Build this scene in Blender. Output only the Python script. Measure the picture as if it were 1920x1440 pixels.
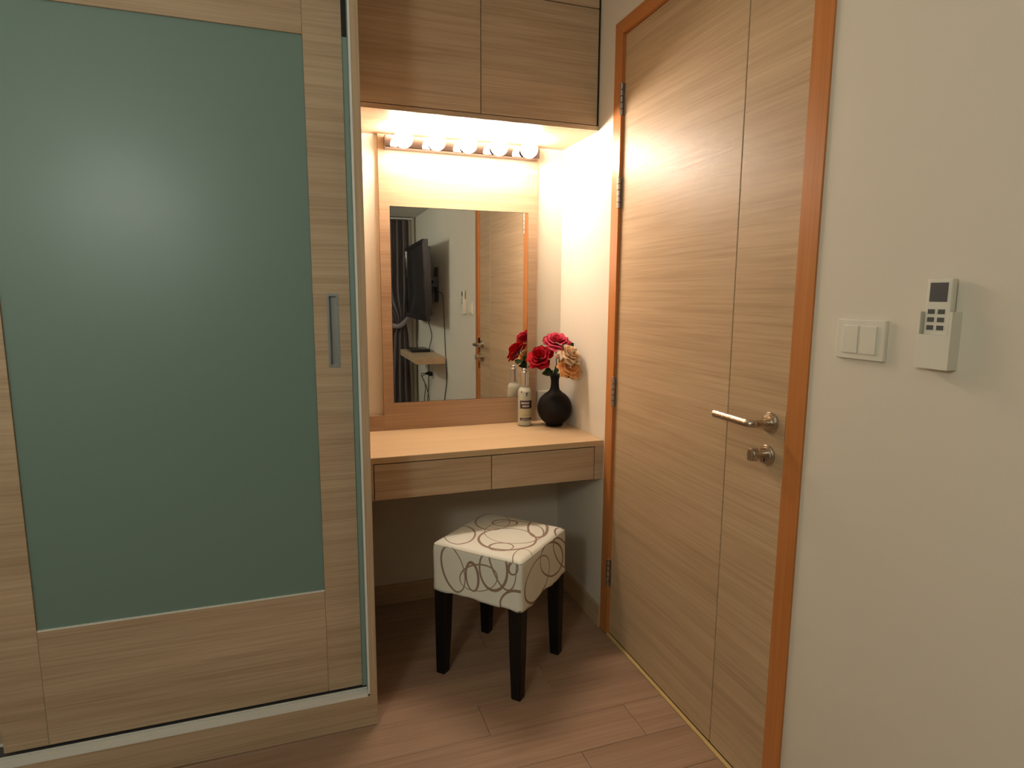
import bpy, bmesh, math, random
from mathutils import Vector, Matrix
from math import sin, cos, pi, radians
random.seed(7)
SC = bpy.context.scene
for o in list(bpy.data.objects): bpy.data.objects.remove(o)

# ------------------------------------------------------------------ camera, world, light
F = 1150.17
cam_d = bpy.data.cameras.new('camera'); cam = bpy.data.objects.new('camera', cam_d)
SC.collection.objects.link(cam); SC.camera = cam
cam_d.sensor_fit = 'HORIZONTAL'; cam_d.sensor_width = 36.0; cam_d.lens = 36.0*F/1920
cam_d.clip_start = .02; cam_d.clip_end = 50
yaw, pitch, roll = radians(18.875), radians(-8.189), radians(.287)
fw = Vector((sin(yaw)*cos(pitch), cos(yaw)*cos(pitch), sin(pitch)))
rt = Vector((cos(yaw), -sin(yaw), 0)); up = rt.cross(fw)
r2 = rt*cos(roll)+up*sin(roll); u2 = up*cos(roll)-rt*sin(roll)
M = Matrix((r2, u2, -fw)).transposed().to_4x4(); M.translation = Vector((-.170, -2.4753, 1.2918))
cam.matrix_world = M

world = bpy.data.worlds.new('world'); SC.world = world; world.use_nodes = True
world.node_tree.nodes['Background'].inputs[0].default_value = (.55, .62, .7, 1)
world.node_tree.nodes['Background'].inputs[1].default_value = .02
SC.view_settings.view_transform = 'Standard'; SC.view_settings.look = 'None'
SC.view_settings.gamma = 1; SC.view_settings.use_curve_mapping = False
SC.view_settings.exposure = 0.12
BULB = 120.0        # radiance of the vanity globes
ROOM_FILL = 30.0       # radiance of the added, unseen fill globe
BULB_COL = (1.0, .865, .73, 1)
FILL_COL = (.95, 1.0, .92, 1)

# ------------------------------------------------------------------ helpers
COL = SC.collection
def tag(o, label=None, cat=None, group=None, kind=None):
    if label: o['label'] = label
    if cat: o['category'] = cat
    if group: o['group'] = group
    if kind: o['kind'] = kind
    return o
def empty(name, loc, rz=0, label=None, cat=None, group=None, kind=None):
    o = bpy.data.objects.new(name, None); COL.objects.link(o)
    o.location = loc; o.rotation_euler = (0, 0, rz); o.empty_display_size = .05
    return tag(o, label, cat, group, kind)
def wloc(p):
    v = Vector((0, 0, 0))
    while p is not None: v = v+p.location; p = p.parent
    return v
def build(name, bm, mats, parent=None, loc=None, smooth=False, world=True, recalc=True):
    """link a bmesh as one object; vertices are in world space unless world=False (then parent space)"""
    if recalc: bmesh.ops.recalc_face_normals(bm, faces=bm.faces[:])
    off = Vector(loc) if loc is not None else Vector((0, 0, 0))
    if world and parent is not None and loc is None: sh = wloc(parent)
    elif world and parent is not None: sh = wloc(parent)+(off-wloc(parent))
    else: sh = off
    if sh.length > 0: bmesh.ops.translate(bm, verts=bm.verts[:], vec=-sh)
    me = bpy.data.meshes.new(name); bm.to_mesh(me); bm.free()
    if not isinstance(mats, (list, tuple)): mats = [mats]
    for m in mats: me.materials.append(m)
    if smooth:
        for p in me.polygons: p.use_smooth = True
    o = bpy.data.objects.new(name, me); COL.objects.link(o)
    if parent is not None:
        o.parent = parent
        if loc is not None: o.location = off-wloc(parent) if world else off
    elif loc is not None: o.location = off
    return o
def box(bm, x0, x1, y0, y1, z0, z1, bev=0, seg=2, mi=0):
    vs = [bm.verts.new((x, y, z)) for x in (x0, x1) for y in (y0, y1) for z in (z0, z1)]
    fs = [bm.faces.new([vs[i] for i in f]) for f in ((0,1,3,2),(4,6,7,5),(0,4,5,1),(2,3,7,6),(0,2,6,4),(1,5,7,3))]
    for f in fs: f.material_index = mi
    if bev > 0:
        es = list({e for f in fs for e in f.edges})
        bmesh.ops.recalc_face_normals(bm, faces=fs)
        bmesh.ops.bevel(bm, geom=es, offset=bev, segments=seg, affect='EDGES', profile=.6)
    return bm
def B(*a, **k):
    bm = bmesh.new(); box(bm, *a, **k); return bm
def boxes(lst, bev=0):
    bm = bmesh.new()
    for b in lst: box(bm, *b, bev=bev)
    return bm
def rings(bm, rs, cap0=True, cap1=True, mi=0, closed=True):
    """rs: list of rings (lists of Vectors of equal length)"""
    R = [[bm.verts.new(p) for p in r] for r in rs]; n = len(rs[0])
    for a, b in zip(R, R[1:]):
        for i in range(n if closed else n-1):
            f = bm.faces.new((a[i], a[(i+1) % n], b[(i+1) % n], b[i])); f.material_index = mi
    if cap0: bm.faces.new(R[0][::-1]).material_index = mi
    if cap1: bm.faces.new(R[-1]).material_index = mi
    return R
def frame(d):
    d = d.normalized(); a = Vector((0, 0, 1)) if abs(d.z) < .9 else Vector((1, 0, 0))
    x = d.cross(a).normalized(); return x, d.cross(x).normalized()
def lathe(bm, prof, c, axis=(0, 0, 1), n=32, mi=0, cap0=True, cap1=True):
    c = Vector(c); ax = Vector(axis).normalized(); x, y = frame(ax)
    rings(bm, [[c+ax*h+(x*cos(2*pi*k/n)+y*sin(2*pi*k/n))*max(r, 1e-4) for k in range(n)] for r, h in prof], cap0, cap1, mi)
def tube(bm, pts, r, n=10, mi=0, taper=None):
    pts = [Vector(p) for p in pts]; rs = []; x = None
    for i, p in enumerate(pts):
        d = (pts[min(i+1, len(pts)-1)]-pts[max(i-1, 0)]).normalized()
        if x is None: x, y = frame(d)
        else:
            x = (x-d*x.dot(d)).normalized(); y = d.cross(x)
        rr = r if taper is None else r*taper(i/(len(pts)-1))
        rs.append([p+(x*cos(2*pi*k/n)+y*sin(2*pi*k/n))*rr for k in range(n)])
    rings(bm, rs, mi=mi)
def spline(ps, n=8):
    ps = [Vector(p) for p in ps]; out = []
    P = [ps[0]*2-ps[1]]+ps+[ps[-1]*2-ps[-2]]
    for i in range(1, len(P)-2):
        a, b, c, d = P[i-1:i+3]
        for k in range(n):
            t = k/n
            out.append(.5*((2*b)+(c-a)*t+(2*a-5*b+4*c-d)*t*t+(3*b-a-3*c+d)*t**3))
    return out+[ps[-1]]

# ------------------------------------------------------------------ materials
def mat(name, col, rough=.5, metal=0, bump=None, spec=.5, **kw):
    m = bpy.data.materials.new(name); m.use_nodes = True; nt = m.node_tree
    b = nt.nodes['Principled BSDF']
    b.inputs['Base Color'].default_value = (*col, 1); b.inputs['Roughness'].default_value = rough
    b.inputs['Metallic'].default_value = metal; b.inputs['Specular IOR Level'].default_value = spec
    for k, v in kw.items(): b.inputs[k].default_value = v
    if bump:
        sc, st = bump
        tc = nt.nodes.new('ShaderNodeTexCoord'); nz = nt.nodes.new('ShaderNodeTexNoise'); bp = nt.nodes.new('ShaderNodeBump')
        nz.inputs['Scale'].default_value = sc; nz.inputs['Detail'].default_value = 6
        bp.inputs['Strength'].default_value = st; bp.inputs['Distance'].default_value = .002
        nt.links.new(tc.outputs['Object'], nz.inputs['Vector']); nt.links.new(nz.outputs[0], bp.inputs['Height'])
        nt.links.new(bp.outputs[0], b.inputs['Normal'])
        mr = nt.nodes.new('ShaderNodeMapRange'); mr.inputs[3].default_value = rough*.85; mr.inputs[4].default_value = min(1, rough*1.15)
        nt.links.new(nz.outputs[0], mr.inputs[0]); nt.links.new(mr.outputs[0], b.inputs['Roughness'])
    return m
def wood(name, c0, c1, axis='x', rough=.42, fine=1.0, vary=.0, contrast=1.0):
    """straight-grained laminate: the grain runs along `axis`"""
    m = bpy.data.materials.new(name); m.use_nodes = True; nt = m.node_tree; L = nt.links.new
    b = nt.nodes['Principled BSDF']; N = nt.nodes.new
    tc = N('ShaderNodeTexCoord'); mp = N('ShaderNodeMapping'); L(tc.outputs['Object'], mp.inputs[0])
    oi = N('ShaderNodeObjectInfo'); 
    sh = N('ShaderNodeVectorMath'); sh.operation = 'MULTIPLY_ADD'
    cmb = N('ShaderNodeCombineXYZ')
    for i in range(3): L(oi.outputs['Random'], cmb.inputs[i])
    sh.inputs[1].default_value = (7, 7, 7); L(cmb.outputs[0], sh.inputs[0]); L(tc.outputs['Object'], sh.inputs[2]); L(sh.outputs[0], mp.inputs[0])
    s = {'x': (.9, 26, 26), 'y': (26, .9, 26), 'z': (26, 26, .9)}[axis]
    mp.inputs['Scale'].default_value = tuple(v*fine for v in s)
    n1 = N('ShaderNodeTexNoise'); n1.inputs['Scale'].default_value = 1; n1.inputs['Detail'].default_value = 5; n1.inputs['Roughness'].default_value = .65
    n1.inputs['Distortion'].default_value = .5; L(mp.outputs[0], n1.inputs['Vector'])
    m2 = N('ShaderNodeMapping'); L(sh.outputs[0], m2.inputs[0])
    s2 = {'x': (3.5, 190, 190), 'y': (190, 3.5, 190), 'z': (190, 190, 3.5)}[axis]; m2.inputs['Scale'].default_value = s2
    n2 = N('ShaderNodeTexNoise'); n2.inputs['Scale'].default_value = 1; n2.inputs['Detail'].default_value = 3; L(m2.outputs[0], n2.inputs['Vector'])
    n3 = N('ShaderNodeTexNoise'); n3.inputs['Scale'].default_value = 1.1; n3.inputs['Detail'].default_value = 1
    m3 = N('ShaderNodeMapping'); L(sh.outputs[0], m3.inputs[0])
    m3.inputs['Scale'].default_value = {'x': (.8, 4, 4), 'y': (4, .8, 4), 'z': (4, 4, .8)}[axis]; L(m3.outputs[0], n3.inputs['Vector'])
    a = N('ShaderNodeMath'); a.operation = 'MULTIPLY_ADD'; a.inputs[1].default_value = .95; L(n2.outputs[0], a.inputs[0]); L(n1.outputs[0], a.inputs[2])
    a2 = N('ShaderNodeMath'); a2.operation = 'MULTIPLY_ADD'; a2.inputs[1].default_value = .5; L(n3.outputs[0], a2.inputs[0]); L(a.outputs[0], a2.inputs[2])
    mr = N('ShaderNodeMapRange'); mr.inputs[1].default_value = 1.22-.38/contrast; mr.inputs[2].default_value = 1.22+.38/contrast; L(a2.outputs[0], mr.inputs[0])
    mx = N('ShaderNodeMix'); mx.data_type = 'RGBA'; mx.inputs[6].default_value = (*c0, 1); mx.inputs[7].default_value = (*c1, 1)
    L(mr.outputs[0], mx.inputs[0]); out = mx.outputs[2]
    if vary:
        hs = N('ShaderNodeHueSaturation'); v = N('ShaderNodeMapRange'); v.inputs[3].default_value = 1-vary; v.inputs[4].default_value = 1+vary
        L(oi.outputs['Random'], v.inputs[0]); L(v.outputs[0], hs.inputs['Value']); L(out, hs.inputs['Color']); out = hs.outputs[0]
    L(out, b.inputs['Base Color'])
    bp = N('ShaderNodeBump'); bp.inputs['Strength'].default_value = .12; bp.inputs['Distance'].default_value = .001
    L(a.outputs[0], bp.inputs['Height']); L(bp.outputs[0], b.inputs['Normal'])
    r = N('ShaderNodeMapRange'); r.inputs[3].default_value = rough-.06; r.inputs[4].default_value = rough+.1
    L(n2.outputs[0], r.inputs[0]); L(r.outputs[0], b.inputs['Roughness'])
    b.inputs['Specular IOR Level'].default_value = .35
    return m
OAK0, OAK1 = (.37, .255, .155), (.59, .44, .29)
W_X = wood('oak_laminate', OAK0, OAK1, 'x')
W_Z = wood('oak_laminate_upright', OAK0, OAK1, 'z')
W_Y = wood('oak_laminate_door', (.40, .275, .155), (.60, .435, .265), 'y')
W_MIR = wood('oak_mirror_board', (.30, .19, .115), (.45, .31, .195), 'x', contrast=1.1)
W_FL = wood('floor_laminate', (.27, .165, .105), (.42, .28, .19), 'x', rough=.36, vary=.05)
W_TOP = wood('oak_desk_top', (.46, .32, .17), (.62, .45, .27), 'x', contrast=.7)
CASE = wood("varnished_casing", (.43, .15, .038), (.58, .235, .070), "z", rough=.33, contrast=.8)
CASE_Y = wood("varnished_casing_head", (.43, .15, .038), (.58, .235, .070), "y", rough=.33, contrast=.8)
WALL = mat('painted_plaster', (.70, .64, .53), .75, bump=(60, .08))
CEIL = mat('ceiling_paint', (.72, .70, .64), .8, bump=(50, .05))
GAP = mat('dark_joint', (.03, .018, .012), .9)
STRIP = mat('threshold_trim', (.62, .44, .18), .4, bump=(90, .2))
ALU = mat('anodised_aluminium', (.42, .44, .42), .35, .6, bump=(200, .05))
ALU_W = mat('white_aluminium', (.78, .77, .70), .45, .0, bump=(150, .04))
GREEN = mat('sea_green_channel', (.24, .33, .29), .4, bump=(30, .05))
GLASS = mat("frosted_green_glass", (.165, .25, .215), .38, bump=(3, .03))
NICKEL = mat('brushed_nickel', (.55, .47, .38), .28, 1, bump=(300, .01))
STEEL = mat('hinge_steel', (.42, .36, .32), .35, .9, bump=(250, .02))
CHROME = mat('polished_chrome', (.85, .83, .82), .22, 1)
BAR = mat('lamp_bar_metal', (.26, .225, .24), .05, 1)
BLACK = mat('black_plastic', (.012, .012, .013), .3, bump=(200, .03))
SCREEN = mat('dark_tv_screen', (.012, .013, .014), .12)
WHITEP = mat('white_plastic', (.72, .69, .58), .4, bump=(100, .03))
GREYP = mat('grey_plastic', (.08, .08, .08), .5)
VASE = mat('matt_black_ceramic', (.006, .0045, .0045), .55, bump=(70, .08), spec=.22)
LEG = mat('black_stained_wood', (.004, .003, .003), .45, bump=(90, .1), spec=.3)
MIRROR = mat('mirror_silver', (.88, .89, .87), 0, 1)
LEAF = mat('leaf_green', (.035, .075, .018), .45, bump=(80, .3))
STEM = mat('stem_dark_green', (.02, .035, .012), .6)
CURT = mat('grey_brown_curtain', (.26, .215, .21), .5, bump=(400, .3)); CURT.node_tree.nodes['Principled BSDF'].inputs['Sheen Weight'].default_value = .4
def emit(name, col, s):
    m = bpy.data.materials.new(name); m.use_nodes = True; nt = m.node_tree
    b = nt.nodes['Principled BSDF']; b.inputs['Base Color'].default_value = (.8, .8, .8, 1)
    b.inputs['Emission Color'].default_value = col; b.inputs['Emission Strength'].default_value = s
    return m
BULBM = emit('lit_globe', BULB_COL, BULB); FILLM = emit('lit_fill_globe', FILL_COL, ROOM_FILL)
def petal_mat(name, inner, outer):
    m = bpy.data.materials.new(name); m.use_nodes = True; nt = m.node_tree; L = nt.links.new; N = nt.nodes.new
    b = nt.nodes['Principled BSDF']; uv = N('ShaderNodeUVMap'); sp = N('ShaderNodeSeparateXYZ'); L(uv.outputs[0], sp.inputs[0])
    nz = N('ShaderNodeTexNoise'); nz.inputs['Scale'].default_value = 9; L(uv.outputs[0], nz.inputs['Vector'])
    ad = N('ShaderNodeMath'); ad.operation = 'MULTIPLY_ADD'; ad.inputs[1].default_value = .35; L(nz.outputs[0], ad.inputs[0]); L(sp.outputs[1], ad.inputs[2])
    mr = N('ShaderNodeMapRange'); mr.inputs[1].default_value = .45; mr.inputs[2].default_value = 1.2; L(ad.outputs[0], mr.inputs[0])
    mx = N('ShaderNodeMix'); mx.data_type = 'RGBA'; mx.inputs[6].default_value = (*inner, 1); mx.inputs[7].default_value = (*outer, 1)
    L(mr.outputs[0], mx.inputs[0]); L(mx.outputs[2], b.inputs['Base Color']); b.inputs['Roughness'].default_value = .6
    b.inputs['Specular IOR Level'].default_value = .2
    return m
P_RED = petal_mat('petal_red', (.36, .001, .008), (.62, .008, .025))
P_PINK = petal_mat('petal_pink', (.46, .003, .03), (.80, .10, .17))
P_CREAM = petal_mat('petal_cream', (.85, .50, .24), (.93, .78, .55))
P_ORANGE = petal_mat('petal_orange', (.85, .30, .07), (.95, .60, .26))
P_BUD = petal_mat('petal_pale', (.80, .55, .42), (.88, .74, .60))

# ------------------------------------------------------------------ dimensions
W = .898; YF = -3.62; XL = -1.80; ZC = 2.60
Y_LATCH = -1.346; Y_HINGE = -.499; Z_LEAF = 2.166; Y_GRV = -1.1255; LX = W+.008

# ------------------------------------------------------------------ setting
fl = build('floor', B(XL-.1, W+.1, YF-.1, .1, -.06, -.0035), GAP); tag(fl, kind='structure')
k0 = -.892; pw = .1455
bmj = 0
for j in range(-20, 8):
    y0 = k0+pw*j; y1 = y0+pw
    if y0 < YF: y0 = YF
    if y1 > 0: y1 = 0
    if y1-y0 < .01: continue
    j0 = {0: .31, -1: .752}.get(j, random.uniform(-.6, .6))
    xs = [j0+1.2*k for k in range(-4, 4)]
    xs = [x for x in xs if XL+.02 < x < W-.02]; xs = [XL]+xs+[W-.0055]
    for a, b in zip(xs, xs[1:]):
        build('floor_plank', B(a+.0005, b-.0005, y0+.0005, y1-.0005, -.0035, 0, bev=.0008, seg=1), W_FL, fl, loc=((a+b)/2, (y0+y1)/2, 0))
ce = build('ceiling', B(XL-.1, W+.1, YF-.1, .1, ZC, ZC+.06), CEIL); tag(ce, kind='structure')
wb = build('wall_back', B(XL-.1, W+.1, 0, .1, 0, ZC), WALL); tag(wb, kind='structure')
# right wall with the door opening
oy0, oy1, oz = Y_LATCH-.012, Y_HINGE+.010, Z_LEAF+.012
wr = build('wall_right', boxes([(W, W+.1, oy1, 0, 0, ZC), (W, W+.1, YF, oy0, 0, ZC), (W, W+.1, oy0, oy1, oz, ZC)]), WALL); tag(wr, kind='structure')
wl = build('wall_left', B(XL-.1, XL, YF, 0, 0, ZC), WALL); tag(wl, kind='structure')
wf = build('wall_front', boxes([(XL, -.75, YF-.1, YF, 0, ZC), (.60, W, YF-.1, YF, 0, ZC), (-.75, .60, YF-.1, YF, 0, .35), (-.75, .60, YF-.1, YF, 1.95, ZC)]), WALL); tag(wf, kind='structure')
tr = build('trim_1', B(.30, W, YF, -2.62, 2.025, ZC), CEIL); tag(tr, 'lowered plaster soffit over the window end of the room', kind='structure')
t2 = build('corner_strip', B(W-.035, W-.005, YF, YF+.03, .0, 2.025, bev=.003), WHITEP); tag(t2, 'pale upright strip in the corner behind the television', kind='structure')  # narrow pale box running up the corner
# window behind the curtain
wi = empty('window_1', (-.075, YF-.05, .35), kind='structure')
build('window_frame', boxes([(-.75, .60, YF-.08, YF-.03, .35, .41), (-.75, .60, YF-.08, YF-.03, 1.89, 1.95), (-.75, -.69, YF-.08, YF-.03, .41, 1.89), (.54, .60, YF-.08, YF-.03, .41, 1.89), (-.10, -.05, YF-.08, YF-.03, .41, 1.89)]), ALU, wi)
WG = mat('window_glass', (.02, .025, .03), .05)
for a, b in ((-.69, -.10), (-.05, .54)): build('window_pane', B(a, b, YF-.062, YF-.056, .41, 1.89), WG, wi)
# skirting
bb = build('baseboard_back', B(.0, W-.012, -.012, 0, 0, .0845, bev=.002), W_X); tag(bb, kind='structure')
br = build('baseboard_right', B(W-.012, W, -.4505, 0, 0, .0845, bev=.002), W_Y); tag(br, kind='structure')
br2 = build('baseboard_right', B(W-.012, W, YF, -1.44, 0, .0845, bev=.002), W_Y); tag(br2, kind='structure')
bf = build('baseboard_front', B(XL, W-.036, YF, YF+.012, 0, .0845, bev=.002), W_X); tag(bf, kind='structure')

# ------------------------------------------------------------------ door
dr = empty('door_1', (W, (Y_LATCH+Y_HINGE)/2, 0), kind='structure')
leaf = build('door_leaf', B(LX+.004, LX+.036, Y_LATCH, Y_HINGE, .006, Z_LEAF), GAP, dr)
build('door_panel', B(LX, LX+.006, Y_GRV+.0015, Y_HINGE-.0005, .006, Z_LEAF, bev=.001, seg=1), W_Y, leaf)
build('door_panel', B(LX, LX+.006, Y_LATCH, Y_GRV-.0015, .006, Z_LEAF, bev=.001, seg=1), W_Y, leaf)
XC = W-.005
def casing(lo, hi, z1): return
ch0, ch1 = -.503, -.450          # hinge-side casing, y range
cl0, cl1 = -1.404, -1.3494        # latch-side casing
zt0, zt1 = 2.168, 2.2137
# uprights carry a reveal behind the face; the head is mitred
def prism_yz(bm, pts, x0, x1):
    a = [bm.verts.new((x0, y, z)) for y, z in pts]; b = [bm.verts.new((x1, y, z)) for y, z in pts]; n = len(pts)
    bm.faces.new(a); bm.faces.new(b[::-1])
    for i in range(n): bm.faces.new((a[i], a[(i+1) % n], b[(i+1) % n], b[i]))
bm = bmesh.new(); prism_yz(bm, [(ch0, 0), (ch1, 0), (ch1, zt1), (ch0, zt0)], XC, LX+.036); build('casing', bm, CASE, dr)
bm = bmesh.new(); prism_yz(bm, [(cl1, 0), (cl0, 0), (cl0, zt1), (cl1, zt0)], XC, LX+.036); build('casing', bm, CASE, dr)
bm = bmesh.new(); prism_yz(bm, [(ch0-.0008, zt0), (ch1-.0008, zt1), (cl0+.0008, zt1), (cl1+.0008, zt0)], XC, LX+.036); build('casing', bm, CASE_Y, dr)
build('backing', B(LX+.037, LX+.045, oy0, oy1, 0, oz), GAP, dr)
build('jamb_strip', B(W+.018, W+.04, cl1, Y_LATCH-.001, 0, zt0), CASE, dr)
for zm in (1.957, 1.648, .946, .248):
    bm = bmesh.new(); hy = ch0+.004
    for i in range(5):
        a = zm-.052+i*.0208
        lathe(bm, [(.0048, 0), (.0074, .0012), (.0074, .0188), (.0048, .0200)], (W-.0025, hy-.002, a), n=14)
    lathe(bm, [(.004, 0), (.0045, .003), (.002, .006)], (W-.0025, hy-.002, zm+.052), n=12)
    box(bm, W+.004, W+.0085, hy-.010, hy-.001, zm-.052, zm+.052)
    build('hinge', bm, STEEL, dr)
# lever handle
hy, hz = -1.2872, .9877
lh = bmesh.new(); lathe(lh, [(.0262, 0), (.0262, .005), (.024, .008), (.0205, .0085), (.0195, .0105), (.012, .011)], (LX, hy, hz), (-1, 0, 0), 40)
lh = build('lever_handle', lh, NICKEL, dr, smooth=False); lh['label'] = 'brushed nickel lever handle'
pts = [(LX-.008, hy, hz), (LX-.035, hy, hz), (LX-.050, hy+.001, hz), (LX-.058, hy+.006, hz), (LX-.060, hy+.016, hz)]
bm = bmesh.new(); tube(bm, spline(pts, 5), .0093, 16); 
build('lever_neck', bm, NICKEL, lh, smooth=True)
bm = bmesh.new(); tube(bm, [(LX-.060, hy+.012, hz), (LX-.060, hy+.013, hz), (LX-.060, hy+.136, hz+.001), (LX-.060, hy+.138, hz+.001)], .0098, 18)
build('lever_grip', bm, NICKEL, lh)
ty, tz = -1.283, .905
tt = bmesh.new(); lathe(tt, [(.0262, 0), (.0262, .005), (.024, .008), (.0205, .0085), (.019, .0095)], (LX, ty, tz), (-1, 0, 0), 40)
tt = build('lock_rosette', tt, NICKEL, dr)
bm = bmesh.new(); lathe(bm, [(.0085, .008), (.0085, .030)], (LX, ty+.002, tz+.004), (-1, 0, 0), 20)
lathe(bm, [(.012, .030), (.0145, .032), (.0145, .046), (.013, .048)], (LX, ty+.004, tz+.004), (-1, 0, 0), 24)
box(bm, LX-.052, LX-.032, ty-.0045, ty+.0125, tz-.012, tz+.020, bev=.003)
build('thumb_turn', bm, NICKEL, tt)
build('keyhole', B(LX-.0105, LX-.009, ty-.0015, ty+.0015, tz-.016, tz-.007), BLACK, tt)
build('strike_plate', B(W-.0045, W+.009, cl1-.0005, cl1+.0016, .955, 1.025), mat('dark_strike', (.05, .02, .02), .4, .5), dr)
build('chipped_edge', B(LX-.0004, LX+.001, Y_LATCH+.003, Y_LATCH+.013, .84, .862, bev=.0003), mat('bare_wood', (.62, .50, .34), .7), leaf)
build('threshold_strip', B(W-.0049, W+.0075, cl1+.001, ch0-.001, -.0035, .004, bev=.001), STRIP, dr)

# ------------------------------------------------------------------ wardrobe
D0 = -.737; DF = -.695; WX0 = -1.78
wd = empty('wardrobe', (-.89, -.37, 0), label='tall built-in oak wardrobe with sliding frosted green glass doors', cat='wardrobe')
carc = build('side_panel', B(-.0215, 0, D0, -.001, .098, ZC, bev=.0015, seg=1), W_Z, wd)
build('side_panel', B(WX0, WX0+.022, D0, -.001, .098, ZC), W_Z, wd)
build('plinth', B(WX0, 0, D0, -.001, .001, .0975, bev=.0012, seg=1), W_X, wd)
build('back_panel', B(WX0+.022, -.0215, -.02, -.001, .098, ZC), W_X, wd)
build('top_filler', B(WX0+.022, -.0215, D0, -.02, 2.33, ZC), W_X, wd)
build('edge_profile', boxes([(-.0275, -.0215, D0-.0005, D0+.004, .106, 2.33)]), ALU_W, wd)
build('side_channel', boxes([(-.0275, -.0215, D0+.004, -.655, .106, 2.33), (-.0402, -.0275, -.692, -.655, .106, 1.965)]), GREEN, wd)
build('draught_brush', B(-.0402, -.0275, -.692, -.655, 1.966, 2.31), BLACK, wd)
tk = bmesh.new(); xe = -.0278
for b in ((WX0+.022, xe, D0-.001, -.714, .0976, .1075), (WX0+.022, xe, -.7095, -.7035, .1, .1085), (WX0+.022, xe, -.645, -.639, .1, .1085)): box(tk, *b)
build('floor_track', tk, ALU_W, wd); build('track_groove', B(WX0+.022, xe, D0+.001, -.62, .0976, .0999), GREYP, wd)
build('head_track', B(WX0+.022, xe, D0, -.60, 2.312, 2.33), ALU, wd)
def sliding(x0, x1, yf, pull):
    zb, zt = .112, 2.308; s = .0985
    g0, g1 = x0+s, x1-s; gz0, gz1 = .434, 1.958
    core = build('sliding_door', boxes([(x0+.001, x1-.001, yf+.016, yf+.030, zb, zt)]), W_Z, wd)
    cx = (x0+x1)/2
    if pull:   # stile with a slot cut for the recessed pull
        hx0, hx1, h0, h1 = x1-.0625, x1-.0315, 1.090, 1.296
        build('stile', boxes([(g1+.0005, x1, yf, yf+.016, zb, h0), (g1+.0005, x1, yf, yf+.016, h1, zt), (g1+.0005, hx0, yf, yf+.016, h0, h1), (hx1, x1, yf, yf+.016, h0, h1)]), W_X, core)
        o = .0062
        bm = boxes([(hx0, hx0+o, yf-.0015, yf+.014, h0, h1), (hx1-o, hx1, yf-.0015, yf+.014, h0, h1), (hx0+o, hx1-o, yf-.0015, yf+.014, h0, h0+o*1.3), (hx0+o, hx1-o, yf-.0015, yf+.014, h1-o*1.3, h1), (hx0+o, hx1-o, yf+.012, yf+.0145, h0+o*1.3, h1-o*1.3)])
        pl = build('recessed_pull', bm, ALU, core); pl['label'] = 'grey aluminium recessed pull'
    else:
        build('stile', B(g1+.0005, x1, yf, yf+.016, zb, zt), W_X, core)
    build('stile', B(x0, g0-.0005, yf, yf+.016, zb, zt), W_X, core)
    build('rail', B(g0+.0003, g1-.0003, yf, yf+.016, zb, gz0-.004), W_X, core)
    build('rail', B(g0+.0003, g1-.0003, yf, yf+.016, gz1, zt), W_X, core)
    build('glass_panel', B(g0, g1, yf+.006, yf+.012, gz0-.004, gz1), GLASS, core)['label'] = 'frosted sea green glass panel'
    build('glass_bead', boxes([(g0, g1, yf+.001, yf+.006, gz0-.004, gz0-.001)]), ALU_W, core)
sliding(-.945, -.0405, DF, True)
sliding(-1.755, -.86, -.645, False)

# ------------------------------------------------------------------ vanity desk
DD = -.4325; ZD = .750
ds = empty('vanity_desk', (.45, DD/2, .60), label='wall-mounted oak vanity desk with two flat drawers under the mirror', cat='desk')
build('desk_top', B(.0005, W-.0005, DD, -.0005, .728, ZD, bev=.0012, seg=1), W_TOP, ds)
build('side_panel', B(.0005, .0375, DD, -.001, .600, .7278), W_X, ds)
build('side_panel', B(.8625, W-.0005, DD, -.001, .600, .7278), W_X, ds)
build('back_rail', B(.0375, .8625, -.03, -.001, .600, .7278), W_X, ds)
build('underside_panel', B(.0378, .8622, DD+.022, -.03, .600, .606), W_X, ds)
build('gap_shade', B(.038, .862, DD+.0185, DD+.0215, .6065, .7275), GAP, ds)  # dark plate standing in for the shade behind the drawer gaps
for a, b in ((.0402, .4516), (.4546, .8598)):
    d = build('drawer', B(a, b, DD, DD+.018, .6005, .7248, bev=.0008, seg=1), W_X, ds)
    build('drawer_box', boxes([(a+.01, b-.01, DD+.018, -.06, .608, .614), (a+.01, a+.02, DD+.018, -.06, .614, .70), (b-.02, b-.01, DD+.018, -.06, .614, .70)]), W_Y, d)

# ------------------------------------------------------------------ mirror board
mb = empty('wall_mirror', (.45, -.01, ZD), label='rectangular mirror set in a tall oak board above the desk', cat='mirror')
X0, X1 = .1285, .7783; mx0, mx1, mz0, mz1 = .169, .7368, .8628, 1.6308
build('mirror_board', boxes([(X0, mx0-.001, -.0195, -.0005, ZD+.0005, 1.8955), (mx1+.001, X1, -.0195, -.0005, ZD+.0005, 1.8955), (mx0-.001, mx1+.001, -.0195, -.0005, ZD+.0005, mz0-.001), (mx0-.001, mx1+.001, -.0195, -.0005, mz1+.001, 1.8955)]), W_MIR, mb)
build('backsplash_board', B(.001, X0-.0003, -.0195, -.0005, ZD+.0005, .8125), W_MIR, mb)
build('groove_backing', B(mx0-.001, mx1+.001, -.008, -.001, mz0-.001, mz1+.001), GAP, mb)
build('mirror_glass', B(mx0+.0005, mx1-.0005, -.0190, -.009, mz0+.0005, mz1-.0005), MIRROR, mb)['label'] = 'clear silvered mirror pane'

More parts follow.
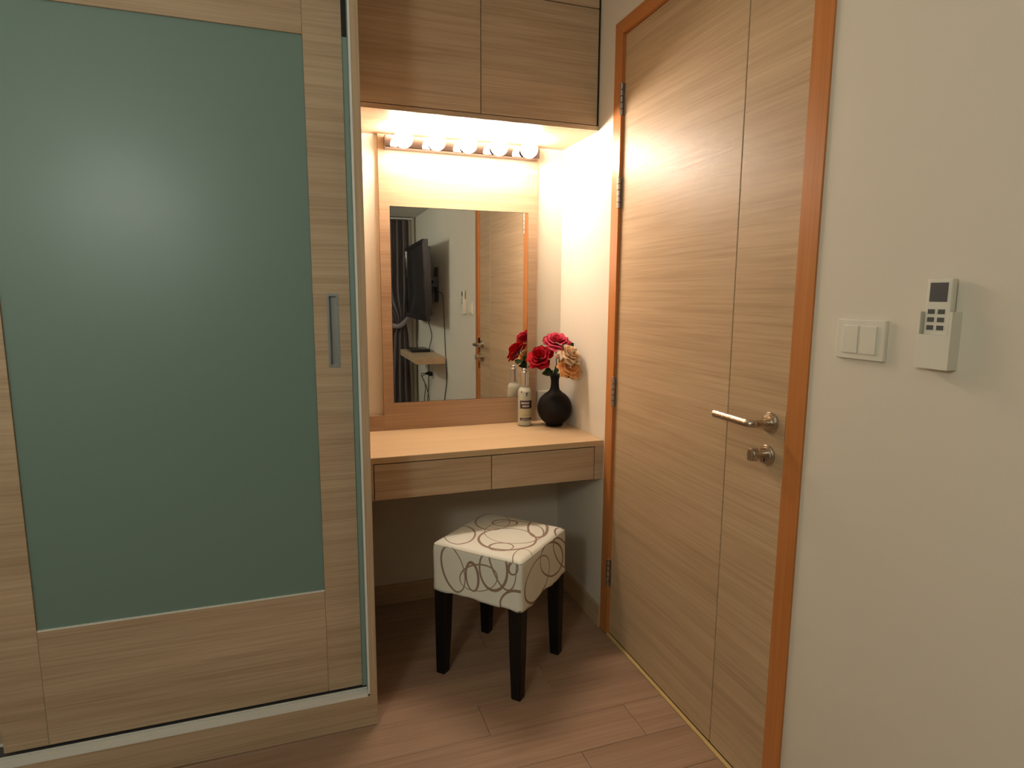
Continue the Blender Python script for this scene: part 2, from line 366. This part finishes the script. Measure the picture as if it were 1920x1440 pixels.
# ------------------------------------------------------------------ overhead cabinet
DC = -.3288; ZB = 1.8963
oc = empty('overhead_cabinet', (.45, DC/2, ZB), label='oak overhead cabinet hung above the vanity lights, up to the ceiling', cat='cabinet')
build('cabinet_body', boxes([(.0005, W-.0005, DC+.019, -.0005, ZB, ZB+.018), (.0005, .0185, DC+.019, -.0005, ZB+.018, ZC-.001), (W-.0185, W-.0005, DC+.019, -.0005, ZB+.018, ZC-.001), (.0185, W-.0185, -.012, -.0005, ZB+.018, ZC-.001), (.0185, W-.0185, DC+.019, -.012, 2.305, 2.320)]), W_X, oc)
build('bottom_rail', B(.0005, W-.001, DC, DC+.019, ZB, ZB+.0165, bev=.0008, seg=1), W_X, oc)
build('gap_shade', B(.001, .8915, DC+.0182, DC+.0188, ZB+.0168, ZC-.002), GAP, oc)  # dark sheet puts shade into the gaps round the cabinet doors
for a, b in ((.002, .4446), (.4472, .8890)):
    for c, d in ((1.9150, 2.3110), (2.3145, ZC-.003)):
        build('cabinet_door', B(a, b, DC, DC+.018, c, d, bev=.0008, seg=1), W_X, oc)
build('side_gap_shade', B(.8925, W-.0005, DC+.004, DC+.019, ZB+.0175, ZC-.003), GAP, oc)  # dark strip stands in for the shaded gap beside the wall

# ------------------------------------------------------------------ vanity light
vl = empty('vanity_light', (.45, -.02, 1.86), label='horizontal metal light bar with five lit globe bulbs above the mirror', cat='lamp')
lb = build('light_bar', B(.149, .768, -.068, -.0197, 1.8380, 1.8830, bev=.003), BAR, vl)
for i in range(5):
    x = .2110+.1228*i
    s = bmesh.new(); lathe(s, [(.024, 0), (.024, .004), (.019, .006), (.0185, .016)], (x, -.0678, 1.8605), (0, -1, 0), 28); build('socket', s, BAR, vl)
    b = bmesh.new(); R = .0335; yc = -.118
    prof = [(.013, .062-.0515-.0), (.016, .020)]
    pr = [(.0135, -.0335)]+[(R*sin(t), -R*cos(t)) for t in [radians(22+i2*11.2) for i2 in range(15)]]
    lathe(b, pr, (x, yc, 1.8605), (0, -1, 0), 32)
    build('bulb', b, BULBM, vl, smooth=True)['label'] = 'lit round globe bulb'

# ------------------------------------------------------------------ wall outlet behind the vase
ou = build('wall_outlet', B(.792, .872, -.008, -.0003, .800, .880, bev=.002), WHITEP); tag(ou, 'white square socket outlet on the back wall behind the black vase', 'outlet')
ob = boxes([(.808, .856, -.0095, -.0078, .816, .864)]); build('socket_face', ob, WHITEP, ou)
build('pin_hole', B(.818, .822, -.0099, -.0094, .834, .846), GREYP, ou); build('pin_hole', B(.842, .846, -.0099, -.0094, .834, .846), GREYP, ou)

# ------------------------------------------------------------------ stool
ELL = [(-0.0347,-0.0434,0.0972,0.0907,2.112,0.0075),(0.0329,-0.0337,0.104,0.1023,3.0032,0.004),(-0.1015,-0.0572,0.0397,0.0301,2.0745,0.006),(0.1076,-0.0886,0.0882,0.0342,-2.6926,0.009),(0.0906,0.036,0.045,0.0336,2.0858,0.006),(0.0803,0.0822,0.0851,0.0622,-2.5885,0.004),(-0.076,0.1208,0.0838,0.0533,-2.5079,0.005),(0.1237,-0.1705,0.0361,0.0217,-2.7721,0.006),(-0.142,-0.1617,0.0689,0.0341,-2.6696,0.004),(1.0858,0.3967,0.0765,0.0428,1.2425,0.006),(1.0099,0.3889,0.0478,0.0233,1.4752,0.008),(0.9312,0.4293,0.0697,0.0509,1.642,0.0075),(0.8607,0.4506,0.0213,0.0159,1.8937,0.007),(0.8547,0.3385,0.0507,0.0362,2.5867,0.009),(0.9114,0.5265,0.1574,0.0527,1.3454,0.005),(0.9867,0.3901,0.0739,0.0433,2.7803,0.004),(1.9404,0.3757,0.0909,0.0659,-2.9226,0.006),(2.0538,0.4003,0.0975,0.0566,2.6876,0.007),(2.1384,0.3899,0.1,0.0358,2.3684,0.006),
       (3.05,.40,.09,.05,1.3,.007),(2.95,.38,.06,.06,.4,.006),(3.9,.40,.05,.08,.2,.007),(4.05,.39,.09,.05,2.2,.006)]
def cover_mat():
    m = bpy.data.materials.new('swirl_fabric'); m.use_nodes = True; nt = m.node_tree; L = nt.links.new; N = nt.nodes.new
    b = nt.nodes['Principled BSDF']; uv = N('ShaderNodeUVMap'); acc = None
    def math(op, a, c=None, d=None):
        n = N('ShaderNodeMath'); n.operation = op
        for i, v in enumerate((a, c, d)):
            if v is None: continue
            if isinstance(v, (int, float)): n.inputs[i].default_value = v
            else: L(v, n.inputs[i])
        return n.outputs[0]
    def dist(cx, cy, a, bb, th):
        s = N('ShaderNodeVectorMath'); s.operation = 'SUBTRACT'; s.inputs[1].default_value = (cx, cy, 0); L(uv.outputs[0], s.inputs[0])
        r = N('ShaderNodeVectorRotate'); r.rotation_type = 'Z_AXIS'; r.inputs['Angle'].default_value = -th; L(s.outputs[0], r.inputs['Vector'])
        q = N('ShaderNodeVectorMath'); q.operation = 'MULTIPLY'; q.inputs[1].default_value = (1/a, 1/bb, 0); L(r.outputs[0], q.inputs[0])
        l = N('ShaderNodeVectorMath'); l.operation = 'LENGTH'; L(q.outputs[0], l.inputs[0]); return l.outputs['Value']
    for k, (cx, cy, a, bb, th, w) in enumerate(ELL):
        # ribbon between an outer ellipse and an inner one that is shifted, so it swells on one side
        an = k*2.4; o = w*.32
        d1 = dist(cx, cy, a+w/2, bb+w/2, th); d2 = dist(cx+o*cos(an), cy+o*sin(an), a-w/2, bb-w/2, th)
        v = math('MULTIPLY', math('LESS_THAN', d1, 1.0), math('GREATER_THAN', d2, 1.0))
        acc = v if acc is None else math('MAXIMUM', acc, v)
    mx = N('ShaderNodeMix'); mx.data_type = 'RGBA'; L(acc, mx.inputs[0])
    mx.inputs[6].default_value = (.76, .77, .68, 1); mx.inputs[7].default_value = (.29, .20, .145, 1)
    L(mx.outputs[2], b.inputs['Base Color'])
    tc = N('ShaderNodeTexCoord'); nz = N('ShaderNodeTexNoise'); nz.inputs['Scale'].default_value = 260; L(tc.outputs['Object'], nz.inputs['Vector'])
    bp = N('ShaderNodeBump'); bp.inputs['Strength'].default_value = .15; bp.inputs['Distance'].default_value = .001; L(nz.outputs[0], bp.inputs['Height']); L(bp.outputs[0], b.inputs['Normal'])
    b.inputs['Roughness'].default_value = .5
    return m
st = empty('stool', (.453, -.545, 0), radians(42.5), 'square stool with white brown-swirl fabric cover and black tapered legs', 'stool')
def rsq(hx, hy, r, n=10, z=0, wav=None):
    out = []; N_side = 14
    cs = [(hx-r, -(hy-r), -90), (hx-r, hy-r, 0), (-(hx-r), hy-r, 90), (-(hx-r), -(hy-r), 180)]
    for ci, (cx, cy, a0) in enumerate(cs):
        for k in range(n+1):
            a = radians(a0+90*k/n); out.append([cx+r*cos(a), cy+r*sin(a)])
        nx = cs[(ci+1) % 4]; a = radians(a0+90)
        p = (cx+r*cos(a), cy+r*sin(a)); q = (nx[0]+r*cos(radians(nx[2])), nx[1]+r*sin(radians(nx[2])))
        for k in range(1, N_side): out.append([p[0]+(q[0]-p[0])*k/N_side, p[1]+(q[1]-p[1])*k/N_side])
    return out
bm = bmesh.new(); H = .171; lv = []
prof = [(.02, .4795), (.06, .4795), (.10, .4787), (.135, .4772), (.155, .4752), (.162, .4725), (.1668, .4680), (.1695, .4620), (.1708, .455), (.1712, .43), (.1716, .40), (.1722, .37), (.173, .34), (.1742, .318), (.1748, .309)]
for i, (h, z) in enumerate(prof):
    r = min(h*.9, .012+.002*max(0, i-9)); base = rsq(h, h-.001, max(r, .004)); ring = []
    for k, (x, y) in enumerate(base):
        t = max(0, (.45-z)/.14); zz = z; ang = math.atan2(y, x)
        wv = .0016*sin(ang*9+1.3)*t+.0011*sin(ang*23)*t
        l = math.hypot(x, y); x += x/l*wv; y += y/l*wv
        if i >= len(prof)-3:
            c = abs(sin(2*ang)) # 1 at the corners
            zz += (.006*(1-c)+.003*sin(ang*7+.6)+.0015*sin(ang*19))*(1 if i == len(prof)-1 else .5)
        if i < 6: zz += .0008*sin(x*60)*cos(y*50)
        ring.append(Vector((x, y, zz)))
    lv.append(ring)
R = rings(bm, lv, cap0=True, cap1=False)
# fold the hem inwards so the cloth has thickness
inn = [[Vector((v.x*.978, v.y*.978, v.z+dz)) for v in lv[-1]] for dz in (.0, .10)]
inn[1] = [Vector((v.x*.93, v.y*.93, v.z)) for v in inn[1]]
n = len(lv[-1]); R2 = [[bm.verts.new(p) for p in r] for r in inn]
for a, b in ((R[-1], R2[0]), (R2[0], R2[1])):
    for i in range(n): bm.faces.new((a[i], a[(i+1) % n], b[(i+1) % n], b[i]))
bm.faces.new(R2[1])
bmesh.ops.recalc_face_normals(bm, faces=bm.faces[:])
uvl = bm.loops.layers.uv.new('UVMap')
for f in bm.faces:
    c = f.calc_center_median(); nrm = f.normal
    top = c.z > .4690 or abs(nrm.z) > .8
    for l in f.loops:
        p = l.vert.co
        if top: l[uvl].uv = (p.x, p.y)
        elif abs(c.x) > abs(c.y): l[uvl].uv = ((1 if c.x < 0 else 3)+p.y, p.z)
        else: l[uvl].uv = ((2 if c.y < 0 else 4)+p.x, p.z)
cv = build('cushion_cover', bm, cover_mat(), st, smooth=True, world=False)
# piped seam round the top edge
bm = bmesh.new(); rg = [Vector((x, y, .4662)) for x, y in rsq(.1686, .1676, .012)]
PIPE = mat('cover_seam', (.50, .49, .40), .6)
m_ = len(rg); rr = .0013; ringsv = []
for i, p in enumerate(rg):
    t = (rg[(i+1) % m_]-rg[i-1]).normalized(); nn = Vector((t.y, -t.x, 0))
    ringsv.append([bm.verts.new(p+nn*cos(a)*rr+Vector((0, 0, 1))*sin(a)*rr) for a in [pi/3*q for q in range(6)]])
for i in range(m_):
    a, b = ringsv[i], ringsv[(i+1) % m_]
    for q in range(6): bm.faces.new((a[q], a[(q+1) % 6], b[(q+1) % 6], b[q]))
build('seam', bm, PIPE, st, smooth=True, world=False)
for sx in (-1, 1):
    for sy in (-1, 1):
        bm = bmesh.new(); rs = []
        for z, wd_, c in ((0, .034, .1475), (.15, .042, .1450), (.36, .049, .1425)):
            x, y = sx*c, sy*c; w2 = wd_/2; b2 = .003
            rs.append([Vector((x+a, y+b, z)) for a, b in ((-w2+b2, -w2), (w2-b2, -w2), (w2, -w2+b2), (w2, w2-b2), (w2-b2, w2), (-w2+b2, w2), (-w2, w2-b2), (-w2, -w2+b2))])
        rings(bm, rs); build('leg', bm, LEG, st, world=False)

# ------------------------------------------------------------------ bottle
bx, by = .703, -.087
bt = empty('spray_bottle', (bx, by, ZD), label='slim clear glass spray bottle with silver cap and dark label bands', cat='bottle')
CLEAR = mat('clear_glass', (.93, .93, .84), .06, **{'Transmission Weight': .85, 'IOR': 1.2})
LIQ = mat('pale_liquid', (.66, .64, .54), .35)
bm = bmesh.new(); lathe(bm, [(.024, .0005), (.0275, .002), (.0290, .006), (.0290, .135), (.0282, .147), (.0250, .157), (.0180, .164), (.0120, .168), (.0120, .174)], (bx, by, ZD), n=40); build('glass_body', bm, CLEAR, bt, smooth=True)
bm = bmesh.new(); lathe(bm, [(.024, .004), (.0262, .007), (.0262, .134), (.0250, .146), (.0200, .156), (.0120, .162)], (bx, by, ZD), n=32); build('liquid', bm, LIQ, bt, smooth=False)
bm = bmesh.new(); lathe(bm, [(.0150, .168), (.0165, .170), (.0165, .226), (.0155, .229), (.0105, .231), (.0105, .240), (.009, .242)], (bx, by, ZD), n=32); build('silver_cap', bm, CHROME, bt)
def band(z0, z1, m, r=.0293, a0=-150, a1=-10, name='label_band', n=18):
    bm = bmesh.new(); a = [radians(a0+(a1-a0)*i/n) for i in range(n+1)]
    lo = [bm.verts.new((bx+r*cos(t), by+r*sin(t), ZD+z0)) for t in a]; hi = [bm.verts.new((bx+r*cos(t), by+r*sin(t), ZD+z1)) for t in a]
    for i in range(n): bm.faces.new((lo[i], lo[i+1], hi[i+1], hi[i]))
    return build(name, bm, m, bt)
DK = mat('label_purple_black', (.035, .018, .030), .5); LT = mat('label_print', (.55, .50, .45), .5); PALE = mat('label_pale', (.46, .42, .27), .55)
band(.076, .110, DK); band(.026, .037, DK); band(.037, .076, PALE, .0292)
# faint, unreadable lines of print and the two small dark marks above the label
def print_marks(spans, z0, z1, m, name):
    bm = bmesh.new(); r = .0295
    for s0, s1 in spans:
        a = [radians(s0+(s1-s0)*i/3) for i in range(4)]
        lo = [bm.verts.new((bx+r*cos(t), by+r*sin(t), ZD+z0)) for t in a]; hi = [bm.verts.new((bx+r*cos(t), by+r*sin(t), ZD+z1)) for t in a]
        for i in range(3): bm.faces.new((lo[i], lo[i+1], hi[i+1], hi[i]))
    build(name, bm, m, bt)
print_marks([(-138+k*12, -129+k*12) for k in range(6)], .0955, .1035, LT, 'label_print')
print_marks([(-128+k*12, -119+k*12) for k in range(5)], .083, .090, LT, 'label_print')
print_marks([(-126+k*11, -119+k*11) for k in range(6)], .047, .050, mat('label_gold', (.30, .24, .05), .5), 'label_print')
print_marks([(-135+k*13, -127+k*13) for k in range(6)], .0295, .0330, LT, 'label_print')
print_marks([(-97, -89)], .128, .140, DK, 'label_emblem'); print_marks([(-102, -84)], .140, .1435, DK, 'label_emblem'); print_marks([(-141, -131)], .143, .149, DK, 'label_emblem')

# ------------------------------------------------------------------ vase
vx, vy = .8225, -.127
va = bmesh.new(); R_ = .0725; pr = [(.030, .0005), (.034, .001)]
for k in range(4, 26):
    t = radians(180-k*6.4-6); pr.append((R_*sin(t), .0755+.0745*cos(t)))
pr = [p for p in pr if p[0] > .027]
pr += [(.0215, .153), (.0185, .163), (.0168, .178), (.0165, .192), (.0195, .207), (.0232, .215), (.0225, .2165), (.018, .208), (.0145, .19), (.0145, .16)]
lathe(va, pr, (vx, vy, ZD), n=56, cap1=True)
vs = build('vase', va, VASE, smooth=True, loc=(vx, vy, ZD)); tag(vs, 'matt black round-bodied vase with a narrow neck on the desk', 'vase')
MOUTH = Vector((vx, vy, ZD+.20))

# ------------------------------------------------------------------ roses
def petal(r1, h, hw, curl, zb, wob):
    """one petal: a strip of a flaring cup; r1 rim radius, h height, hw half-width in degrees"""
    nu, nv = 8, 8; P = []; r0 = .22*r1; hw = radians(hw); ph = random.uniform(0, 6)
    for j in range(nv+1):
        v = j/nv; row = []
        w = hw*(.55+.45*sin(min(1, v*1.3)*pi/2))
        if v > .8: w *= 1-.38*((v-.8)/.2)**2
        for i in range(nu+1):
            u = i/nu*2-1; ve = v*(1-.10*abs(u)**3)
            k = max(0, ve-.62)/.38
            r = r0+(r1-r0)*sin(ve*pi/2)**.85+curl*k*k+wob*r1*k*sin(u*4.2+ph)
            z = zb+h*ve**1.15-curl*.75*k**2.5+wob*r1*k*cos(u*5+ph)*.8-.03*h*(1-u*u)*k
            t = u*w
            row.append((Vector((r*cos(t), r*sin(t), z)), (i/nu, v)))
        P.append(row)
    return P
def petal_obj(name, spec, az, m, parent, Rm, jitter):
    P = petal(*spec); bm = bmesh.new(); uvl = bm.loops.layers.uv.new('UVMap')
    rz = Matrix.Rotation(az, 3, 'Z'); T = Rm @ rz
    V = [[(bm.verts.new(T @ (p+Vector((0, 0, jitter)))), uv) for p, uv in row] for row in P]
    for j in range(len(V)-1):
        for i in range(len(V[0])-1):
            q = (V[j][i], V[j][i+1], V[j+1][i+1], V[j+1][i]); f = bm.faces.new([a[0] for a in q])
            for l, a in zip(f.loops, q): l[uvl].uv = a[1]
    # give thickness
    geom = bm.faces[:]
    bmesh.ops.solidify(bm, geom=geom, thickness=.0006)
    return build(name, bm, m, parent, smooth=True, world=False)
def leaf_obj(parent, base, d, upv, ln, wd_, name='leaf'):
    bm = bmesh.new(); base = Vector(base); d = Vector(d).normalized(); upv = Vector(upv); s = d.cross(upv).normalized(); nn = s.cross(d)
    rows = []
    for j in range(9):
        v = j/8; w = wd_*(sin(pi*v**.8)**.8 if 0 < v < 1 else .02); c = base+d*ln*v-nn*(.18*ln*v*v)
        rows.append([c+s*w*u+nn*abs(u)*w*.22 for u in (-1, -.5, 0, .5, 1)])
    V = [[bm.verts.new(p) for p in r] for r in rows]
    for j in range(8):
        for i in range(4): bm.faces.new((V[j][i], V[j][i+1], V[j+1][i+1], V[j+1][i]))
    bmesh.ops.solidify(bm, geom=bm.faces[:], thickness=.0007)
    return build(name, bm, LEAF, parent, smooth=True, world=False)
def rose(name, label, c, face, m, size, layers, group='roses in the black vase', seed=1, leaves=()):
    rnd = random.Random(seed); c = Vector(c)
    root = empty(name, c, label=label, cat='flower', group=group)
    f = Vector(face).normalized(); Rm = f.to_track_quat('Z', 'Y').to_matrix()
    az = rnd.random()*6
    for (n, r1, h, hw, curl, zb) in layers:
        az += 1.1
        for k in range(n):
            sc = size*rnd.uniform(.94, 1.06)
            petal_obj('petal', (r1*sc, h*sc, hw*rnd.uniform(.9, 1.1), curl*sc, zb*size, .07), az+2*pi*k/n+rnd.uniform(-.2, .2), m, root, Rm, 0)
    # green calyx and stem down into the vase
    bm = bmesh.new(); b0 = -f*size*.22
    x, y = frame(f)
    rings(bm, [[b0+f*h*size+(x*cos(2*pi*k/10)+y*sin(2*pi*k/10))*r*size for k in range(10)] for r, h in ((.05, -.20), (.15, -.13), (.17, -.06), (.06, -.03))])
    build('calyx', bm, STEM, root, smooth=True, world=False)
    ends = [b0-f*size*.14, b0-f*size*.5+Vector((0, 0, -.005)), MOUTH-c+Vector((rnd.uniform(-.006, .006), rnd.uniform(-.006, .006), .012)), MOUTH-c+Vector((0, 0, -.045))]
    bm = bmesh.new(); tube(bm, spline(ends, 6), .0019, 8); build('stem', bm, STEM, root, smooth=True, world=False)
    for lf in leaves: leaf_obj(root, Vector(lf[0])-c, lf[1], lf[2], lf[3], lf[4])
    return root
FULL = [(3, .13, .40, 80, .00, .05), (4, .27, .42, 55, .03, .0), (5, .42, .40, 46, .08, -.04), (6, .60, .34, 40, .12, -.08), (7, .80, .24, 34, .16, -.12), (7, .98, .10, 32, .14, -.16)]
CUP = [(3, .12, .62, 80, .00, .05), (4, .24, .64, 60, .03, -.02), (4, .38, .64, 58, .08, -.08), (5, .55, .60, 50, .14, -.16), (5, .74, .50, 44, .22, -.24), (5, .88, .28, 42, .26, -.30)]
CUPW = [(3, .12, .46, 80, .00, .05), (5, .26, .50, 55, .05, .0), (5, .44, .50, 46, .10, -.04), (6, .64, .46, 42, .14, -.08), (7, .84, .36, 38, .18, -.12), (6, .98, .20, 34, .20, -.16)]
OPEN = [(4, .14, .34, 60, .02, .04), (5, .32, .32, 45, .08, .0), (5, .58, .22, 40, .14, -.05), (6, .88, .10, 34, .14, -.10), (6, 1.02, -.06, 32, .08, -.12)]
rose('red_rose', 'deep red rose leaning left over the bottle', (.739, -.165, 1.048), (-.52, -.52, .58), P_RED, .051, CUP, seed=3,
     leaves=[((.750, -.130, 1.010), (-.55, .75, -.1), (0, 0, 1), .060, .021), ((.790, -.15, .975), (-.75, -.4, .12), (0, -.8, .5), .044, .014), ((.800, -.155, .970), (-.5, -.7, .45), (0, -.8, .3), .042, .013),
             ((.785, -.16, 1.000), (-.55, -.3, -.5), (-.4, -.8, .3), .036, .012), ((.810, -.15, .968), (.05, -.6, .9), (.3, -.9, -.2), .046, .013)])
rose('pink_rose', 'bright pink red rose, topmost of the bouquet', (.805, -.185, 1.110), (-.08, -.50, .86), P_PINK, .052, CUPW, seed=5,
     leaves=[((.846, -.19, 1.080), (.70, .0, .45), (.2, -.9, .3), .040, .015)])
rose('cream_rose', 'pale cream rose at the right, above the orange one', (.8400, -.243, 1.062), (.20, -.74, .62), P_CREAM, .046, CUP, seed=11)
rose('orange_rose', 'wide open apricot orange rose, lowest at the right', (.8380, -.250, 1.010), (.10, -.78, .60), P_ORANGE, .050, OPEN, seed=8,
     leaves=[((.812, -.220, .978), (.95, -.15, -.02), (0, -.75, .65), .066, .017), ((.866, -.235, .99), (.30, -.5, -.8), (.6, -.6, .2), .036, .008)])
rose('rosebud', 'small pale pinkish white bud between the red and cream roses', (.779, -.258, 1.054), (-.60, -.62, .55), P_BUD, .024, [(3, .20, .85, 85, .02, -.3), (4, .42, .80, 62, .16, -.4)], seed=4,
     leaves=[((.80, -.21, 1.02), (-.25, -.2, -.8), (-.5, -.8, 0), .040, .010)])

# ------------------------------------------------------------------ television wall, seen in the mirror
tv = empty('television', (W, -2.75, 1.1), label='black flat television on a wall arm, seen in the mirror', cat='television')
A_, B_ = Vector((.716, -2.2)), Vector((.750, -3.24)); tdir = (B_-A_).normalized(); tn = Vector((-tdir.y, tdir.x))
if tn.x < 0: tn = -tn
def tbox(bm, s0, s1, d0, d1, z0, z1, lean=.0):
    vs = []
    for s in (s0, s1):
        for d in (d0, d1):
            for z in (z0, z1):
                p = A_+tdir*s+tn*d; vs.append(bm.verts.new((p.x+lean*(1.4-z), p.y, z)))
    for f in ((0,1,3,2),(4,6,7,5),(0,4,5,1),(2,3,7,6),(0,2,6,4),(1,5,7,3)): bm.faces.new([vs[i] for i in f])
TL = (B_-A_).length
bm = bmesh.new(); tbox(bm, 0, TL, .002, .034, 1.096, 1.708, .015); tbox(bm, .05, TL-.05, .034, .060, 1.14, 1.66, .015); build('housing', bm, BLACK, tv)
bm = bmesh.new()
for a in ((0, TL, -.008, .002, 1.096, 1.140), (0, TL, -.008, .002, 1.683, 1.708), (0, .03, -.008, .002, 1.140, 1.683), (TL-.03, TL, -.008, .002, 1.140, 1.683)): tbox(bm, *a, .015)
build('bezel', bm, mat('glossy_black_bezel', (.012, .012, .012), .12), tv)
bm = bmesh.new(); tbox(bm, .03, TL-.03, -.001, .0018, 1.140, 1.683, .015); build('screen', bm, SCREEN, tv)
bm = boxes([(.79, .805, -2.62, -2.38, 1.27, 1.55), (.885, W-.0003, -2.66, -2.54, 1.24, 1.52)]); tube(bm, [(.80, -2.5, 1.40), (.85, -2.54, 1.40), (.872, -2.6, 1.40)], .018, 12); box(bm, .80, .885, -2.56, -2.52, 1.36, 1.44)
build('wall_arm', bm, BLACK, tv)
sh = build('wall_shelf', B(.661, W-.0003, -3.10, -2.28, .758, .810, bev=.002), W_Y); tag(sh, 'pale wooden floating shelf below the television', 'shelf')
bxo = bmesh.new(); box(bxo, .70, .86, -2.98, -2.74, .8105, .836, bev=.004); box(bxo, .705, .855, -2.975, -2.745, .8355, .838)
so = build('media_box', bxo, BLACK); tag(so, 'flat black box lying on the floating shelf', 'electronics')
build('front_strip', B(.6985, .7003, -2.96, -2.76, .816, .830), GREYP, so)
# switch and remote
sw = build('light_switch', B(W-.009, W-.0003, -1.590, -1.478, 1.168, 1.248, bev=.002), WHITEP); tag(sw, 'white double light switch on the wall beside the door', 'switch')
for a in (-1.574, -1.532): build('rocker', B(W-.0125, W-.0085, a, a+.036, 1.180, 1.236, bev=.0015), WHITEP, sw)
hd = build('remote_holder', boxes([(W-.024, W-.0003, -1.670, -1.665, 1.168, 1.268), (W-.024, W-.0003, -1.727, -1.722, 1.168, 1.268), (W-.004, W-.0003, -1.722, -1.670, 1.168, 1.268), (W-.024, W-.021, -1.722, -1.670, 1.168, 1.228), (W-.021, W-.004, -1.722, -1.670, 1.168, 1.171)]), WHITEP); tag(hd, 'white plastic remote holder beside the light switch', 'holder')
rm = build('remote_control', B(W-.0195, W-.0055, -1.718, -1.674, 1.1715, 1.325, bev=.003), WHITEP); tag(rm, 'long white remote control standing in the wall holder', 'remote')
build('display', B(W-.0200, W-.0192, -1.712, -1.680, 1.285, 1.318), GREYP, rm)
for i in range(3):
    for j in range(2): build('button', B(W-.0205, W-.0192, -1.710+.018*j, -1.698+.018*j, 1.236+.014*i, 1.244+.014*i), GREYP, rm)
# socket with plugs, cables
so2 = build('wall_socket', B(W-.009, W-.0003, -2.88, -2.77, .575, .655, bev=.002), WHITEP); tag(so2, 'white wall socket with black plugs under the shelf', 'outlet')
for k, y in enumerate((-2.855, -2.80)):
    p = bmesh.new(); box(p, W-.045, W-.0095, y-.017, y+.017, .598, .632, bev=.006); lathe(p, [(.010, 0), (.005, .02)], (W-.044, y, .615), (-1, 0, 0), 12)
    p = build('power_plug', p, BLACK); tag(p, ('black plug nearer the curtain in the socket under the shelf', 'black plug nearer the door in the socket under the shelf')[k], 'plug')
def cable(label, pts, r=.0035):
    bm = bmesh.new(); tube(bm, spline(pts, 8), r, 8); c = build('cable', bm, BLACK, smooth=True); return tag(c, label, 'cable')
xw = W-.006
cable('long black cable hanging down the wall past the shelf end', [(.855, -2.45, 1.33), (.875, -2.40, 1.315), (xw, -2.365, 1.287), (xw, -2.33, 1.10), (xw, -2.295, .85), (xw, -2.262, .72), (xw, -2.27, .60), (xw, -2.345, .44), (xw, -2.37, .10), (xw-.01, -2.40, .005)])
cable('short black cable hanging from the television to the shelf', [(.835, -2.78, 1.16), (.86, -2.80, 1.07), (xw, -2.83, .95), (xw-.01, -2.86, .86), (.875, -2.88, .822)])
cable('black cable looping down from the left plug', [(W-.066, -2.855, .615), (W-.09, -2.90, .60), (xw-.02, -3.05, .48), (xw-.008, -3.18, .30), (xw-.008, -3.20, .05), (xw-.012, -3.16, .005)])
cable('black cable looping down from the right plug', [(W-.066, -2.80, .615), (W-.09, -2.85, .585), (xw-.02, -2.99, .47), (xw-.008, -2.93, .33), (xw-.02, -3.05, .20), (xw-.012, -3.06, .005)])
cable('thin black cable running down the wall behind the shelf', [(xw, -2.98, .748), (xw, -2.985, .60), (xw-.003, -3.00, .45), (xw-.003, -3.08, .25), (xw-.008, -3.08, .005)])
# curtain with tie-back
def drape(x0, x1, yb, z0, z1, label, tie=1.06, grip=.16, side=1):
    bm = bmesh.new(); nx, nz = 120, 44; V = []
    for j in range(nz+1):
        z = z0+(z1-z0)*j/nz; g = math.exp(-((z-tie)/.16)**2)
        if z < tie: g = max(g, .55*math.exp(-((z-tie)/.5)**2))
        xc = x1 if side > 0 else x0; row = []
        for i in range(nx+1):
            u = i/nx; x = x0+(x1-x0)*u; x = x*(1-.62*g)+(xc-.08*side)*.62*g
            y = yb+.028*(1-.4*g)*sin(u*2*pi*13+.6*sin(z*2))+.010*sin(u*2*pi*29+1)
            row.append(bm.verts.new((x, y+.05*g, z)))
        V.append(row)
    for j in range(nz):
        for i in range(nx): bm.faces.new((V[j][i], V[j][i+1], V[j+1][i+1], V[j+1][i]))
    bmesh.ops.solidify(bm, geom=bm.faces[:], thickness=.002)
    c = build('curtain', bm, CURT, smooth=True, loc=((x0+x1)/2, yb, z0)); tag(c, label, 'curtain', None)
    return c
cu = drape(.0, .825, YF+.085, .02, 1.997, 'grey brown pleated curtain tied back near the television')
bm = bmesh.new(); tube(bm, spline([(.835, YF+.02, 1.12), (.80, YF+.16, 1.08), (.70, YF+.19, 1.00), (.60, YF+.14, 1.03), (.56, YF+.06, 1.08)], 8), .022, 12)
build('tie_back', bm, CURT, cu, smooth=True)
cu2 = drape(-.85, -.02, YF+.085, .02, 1.997, 'grey brown pleated curtain tied back away from the television', side=-1)
rl = bmesh.new(); tube(rl, [(-.9, YF+.085, 2.008), (.86, YF+.085, 2.008)], .0085, 12); 
for x in (-.88, 0, .85): box(rl, x-.006, x+.006, YF+.0, YF+.08, 2.003, 2.013)
tag(build('curtain_rail', rl, ALU_W), 'pale curtain rail under the lowered ceiling', 'rail')

# ------------------------------------------------------------------ added globe, out of view, gives the room its fill light
clp = empty('unseen_fill_lamp', (-1.0, -2.60, 1.72), label='added white globe, unseen source of the room fill light', cat='lamp')
bm = bmesh.new(); lathe(bm, [(.055, -.0005), (.055, -.02), (.02, -.028), (.004, -.03), (.004, -.66), (.035, -.665), (.04, -.70), (.03, -.712)], (-1.0, -2.60, ZC), n=32); build('fill_cord', bm, WHITEP, clp)
bm = bmesh.new(); lathe(bm, [(.02, .0)]+[(.15*sin(radians(t)), .15-.15*cos(radians(t))) for t in range(12, 170, 9)]+[(.028, .2985)], (-1.0, -2.60, 1.59), n=40); build('fill_globe', bm, FILLM, clp, smooth=True)
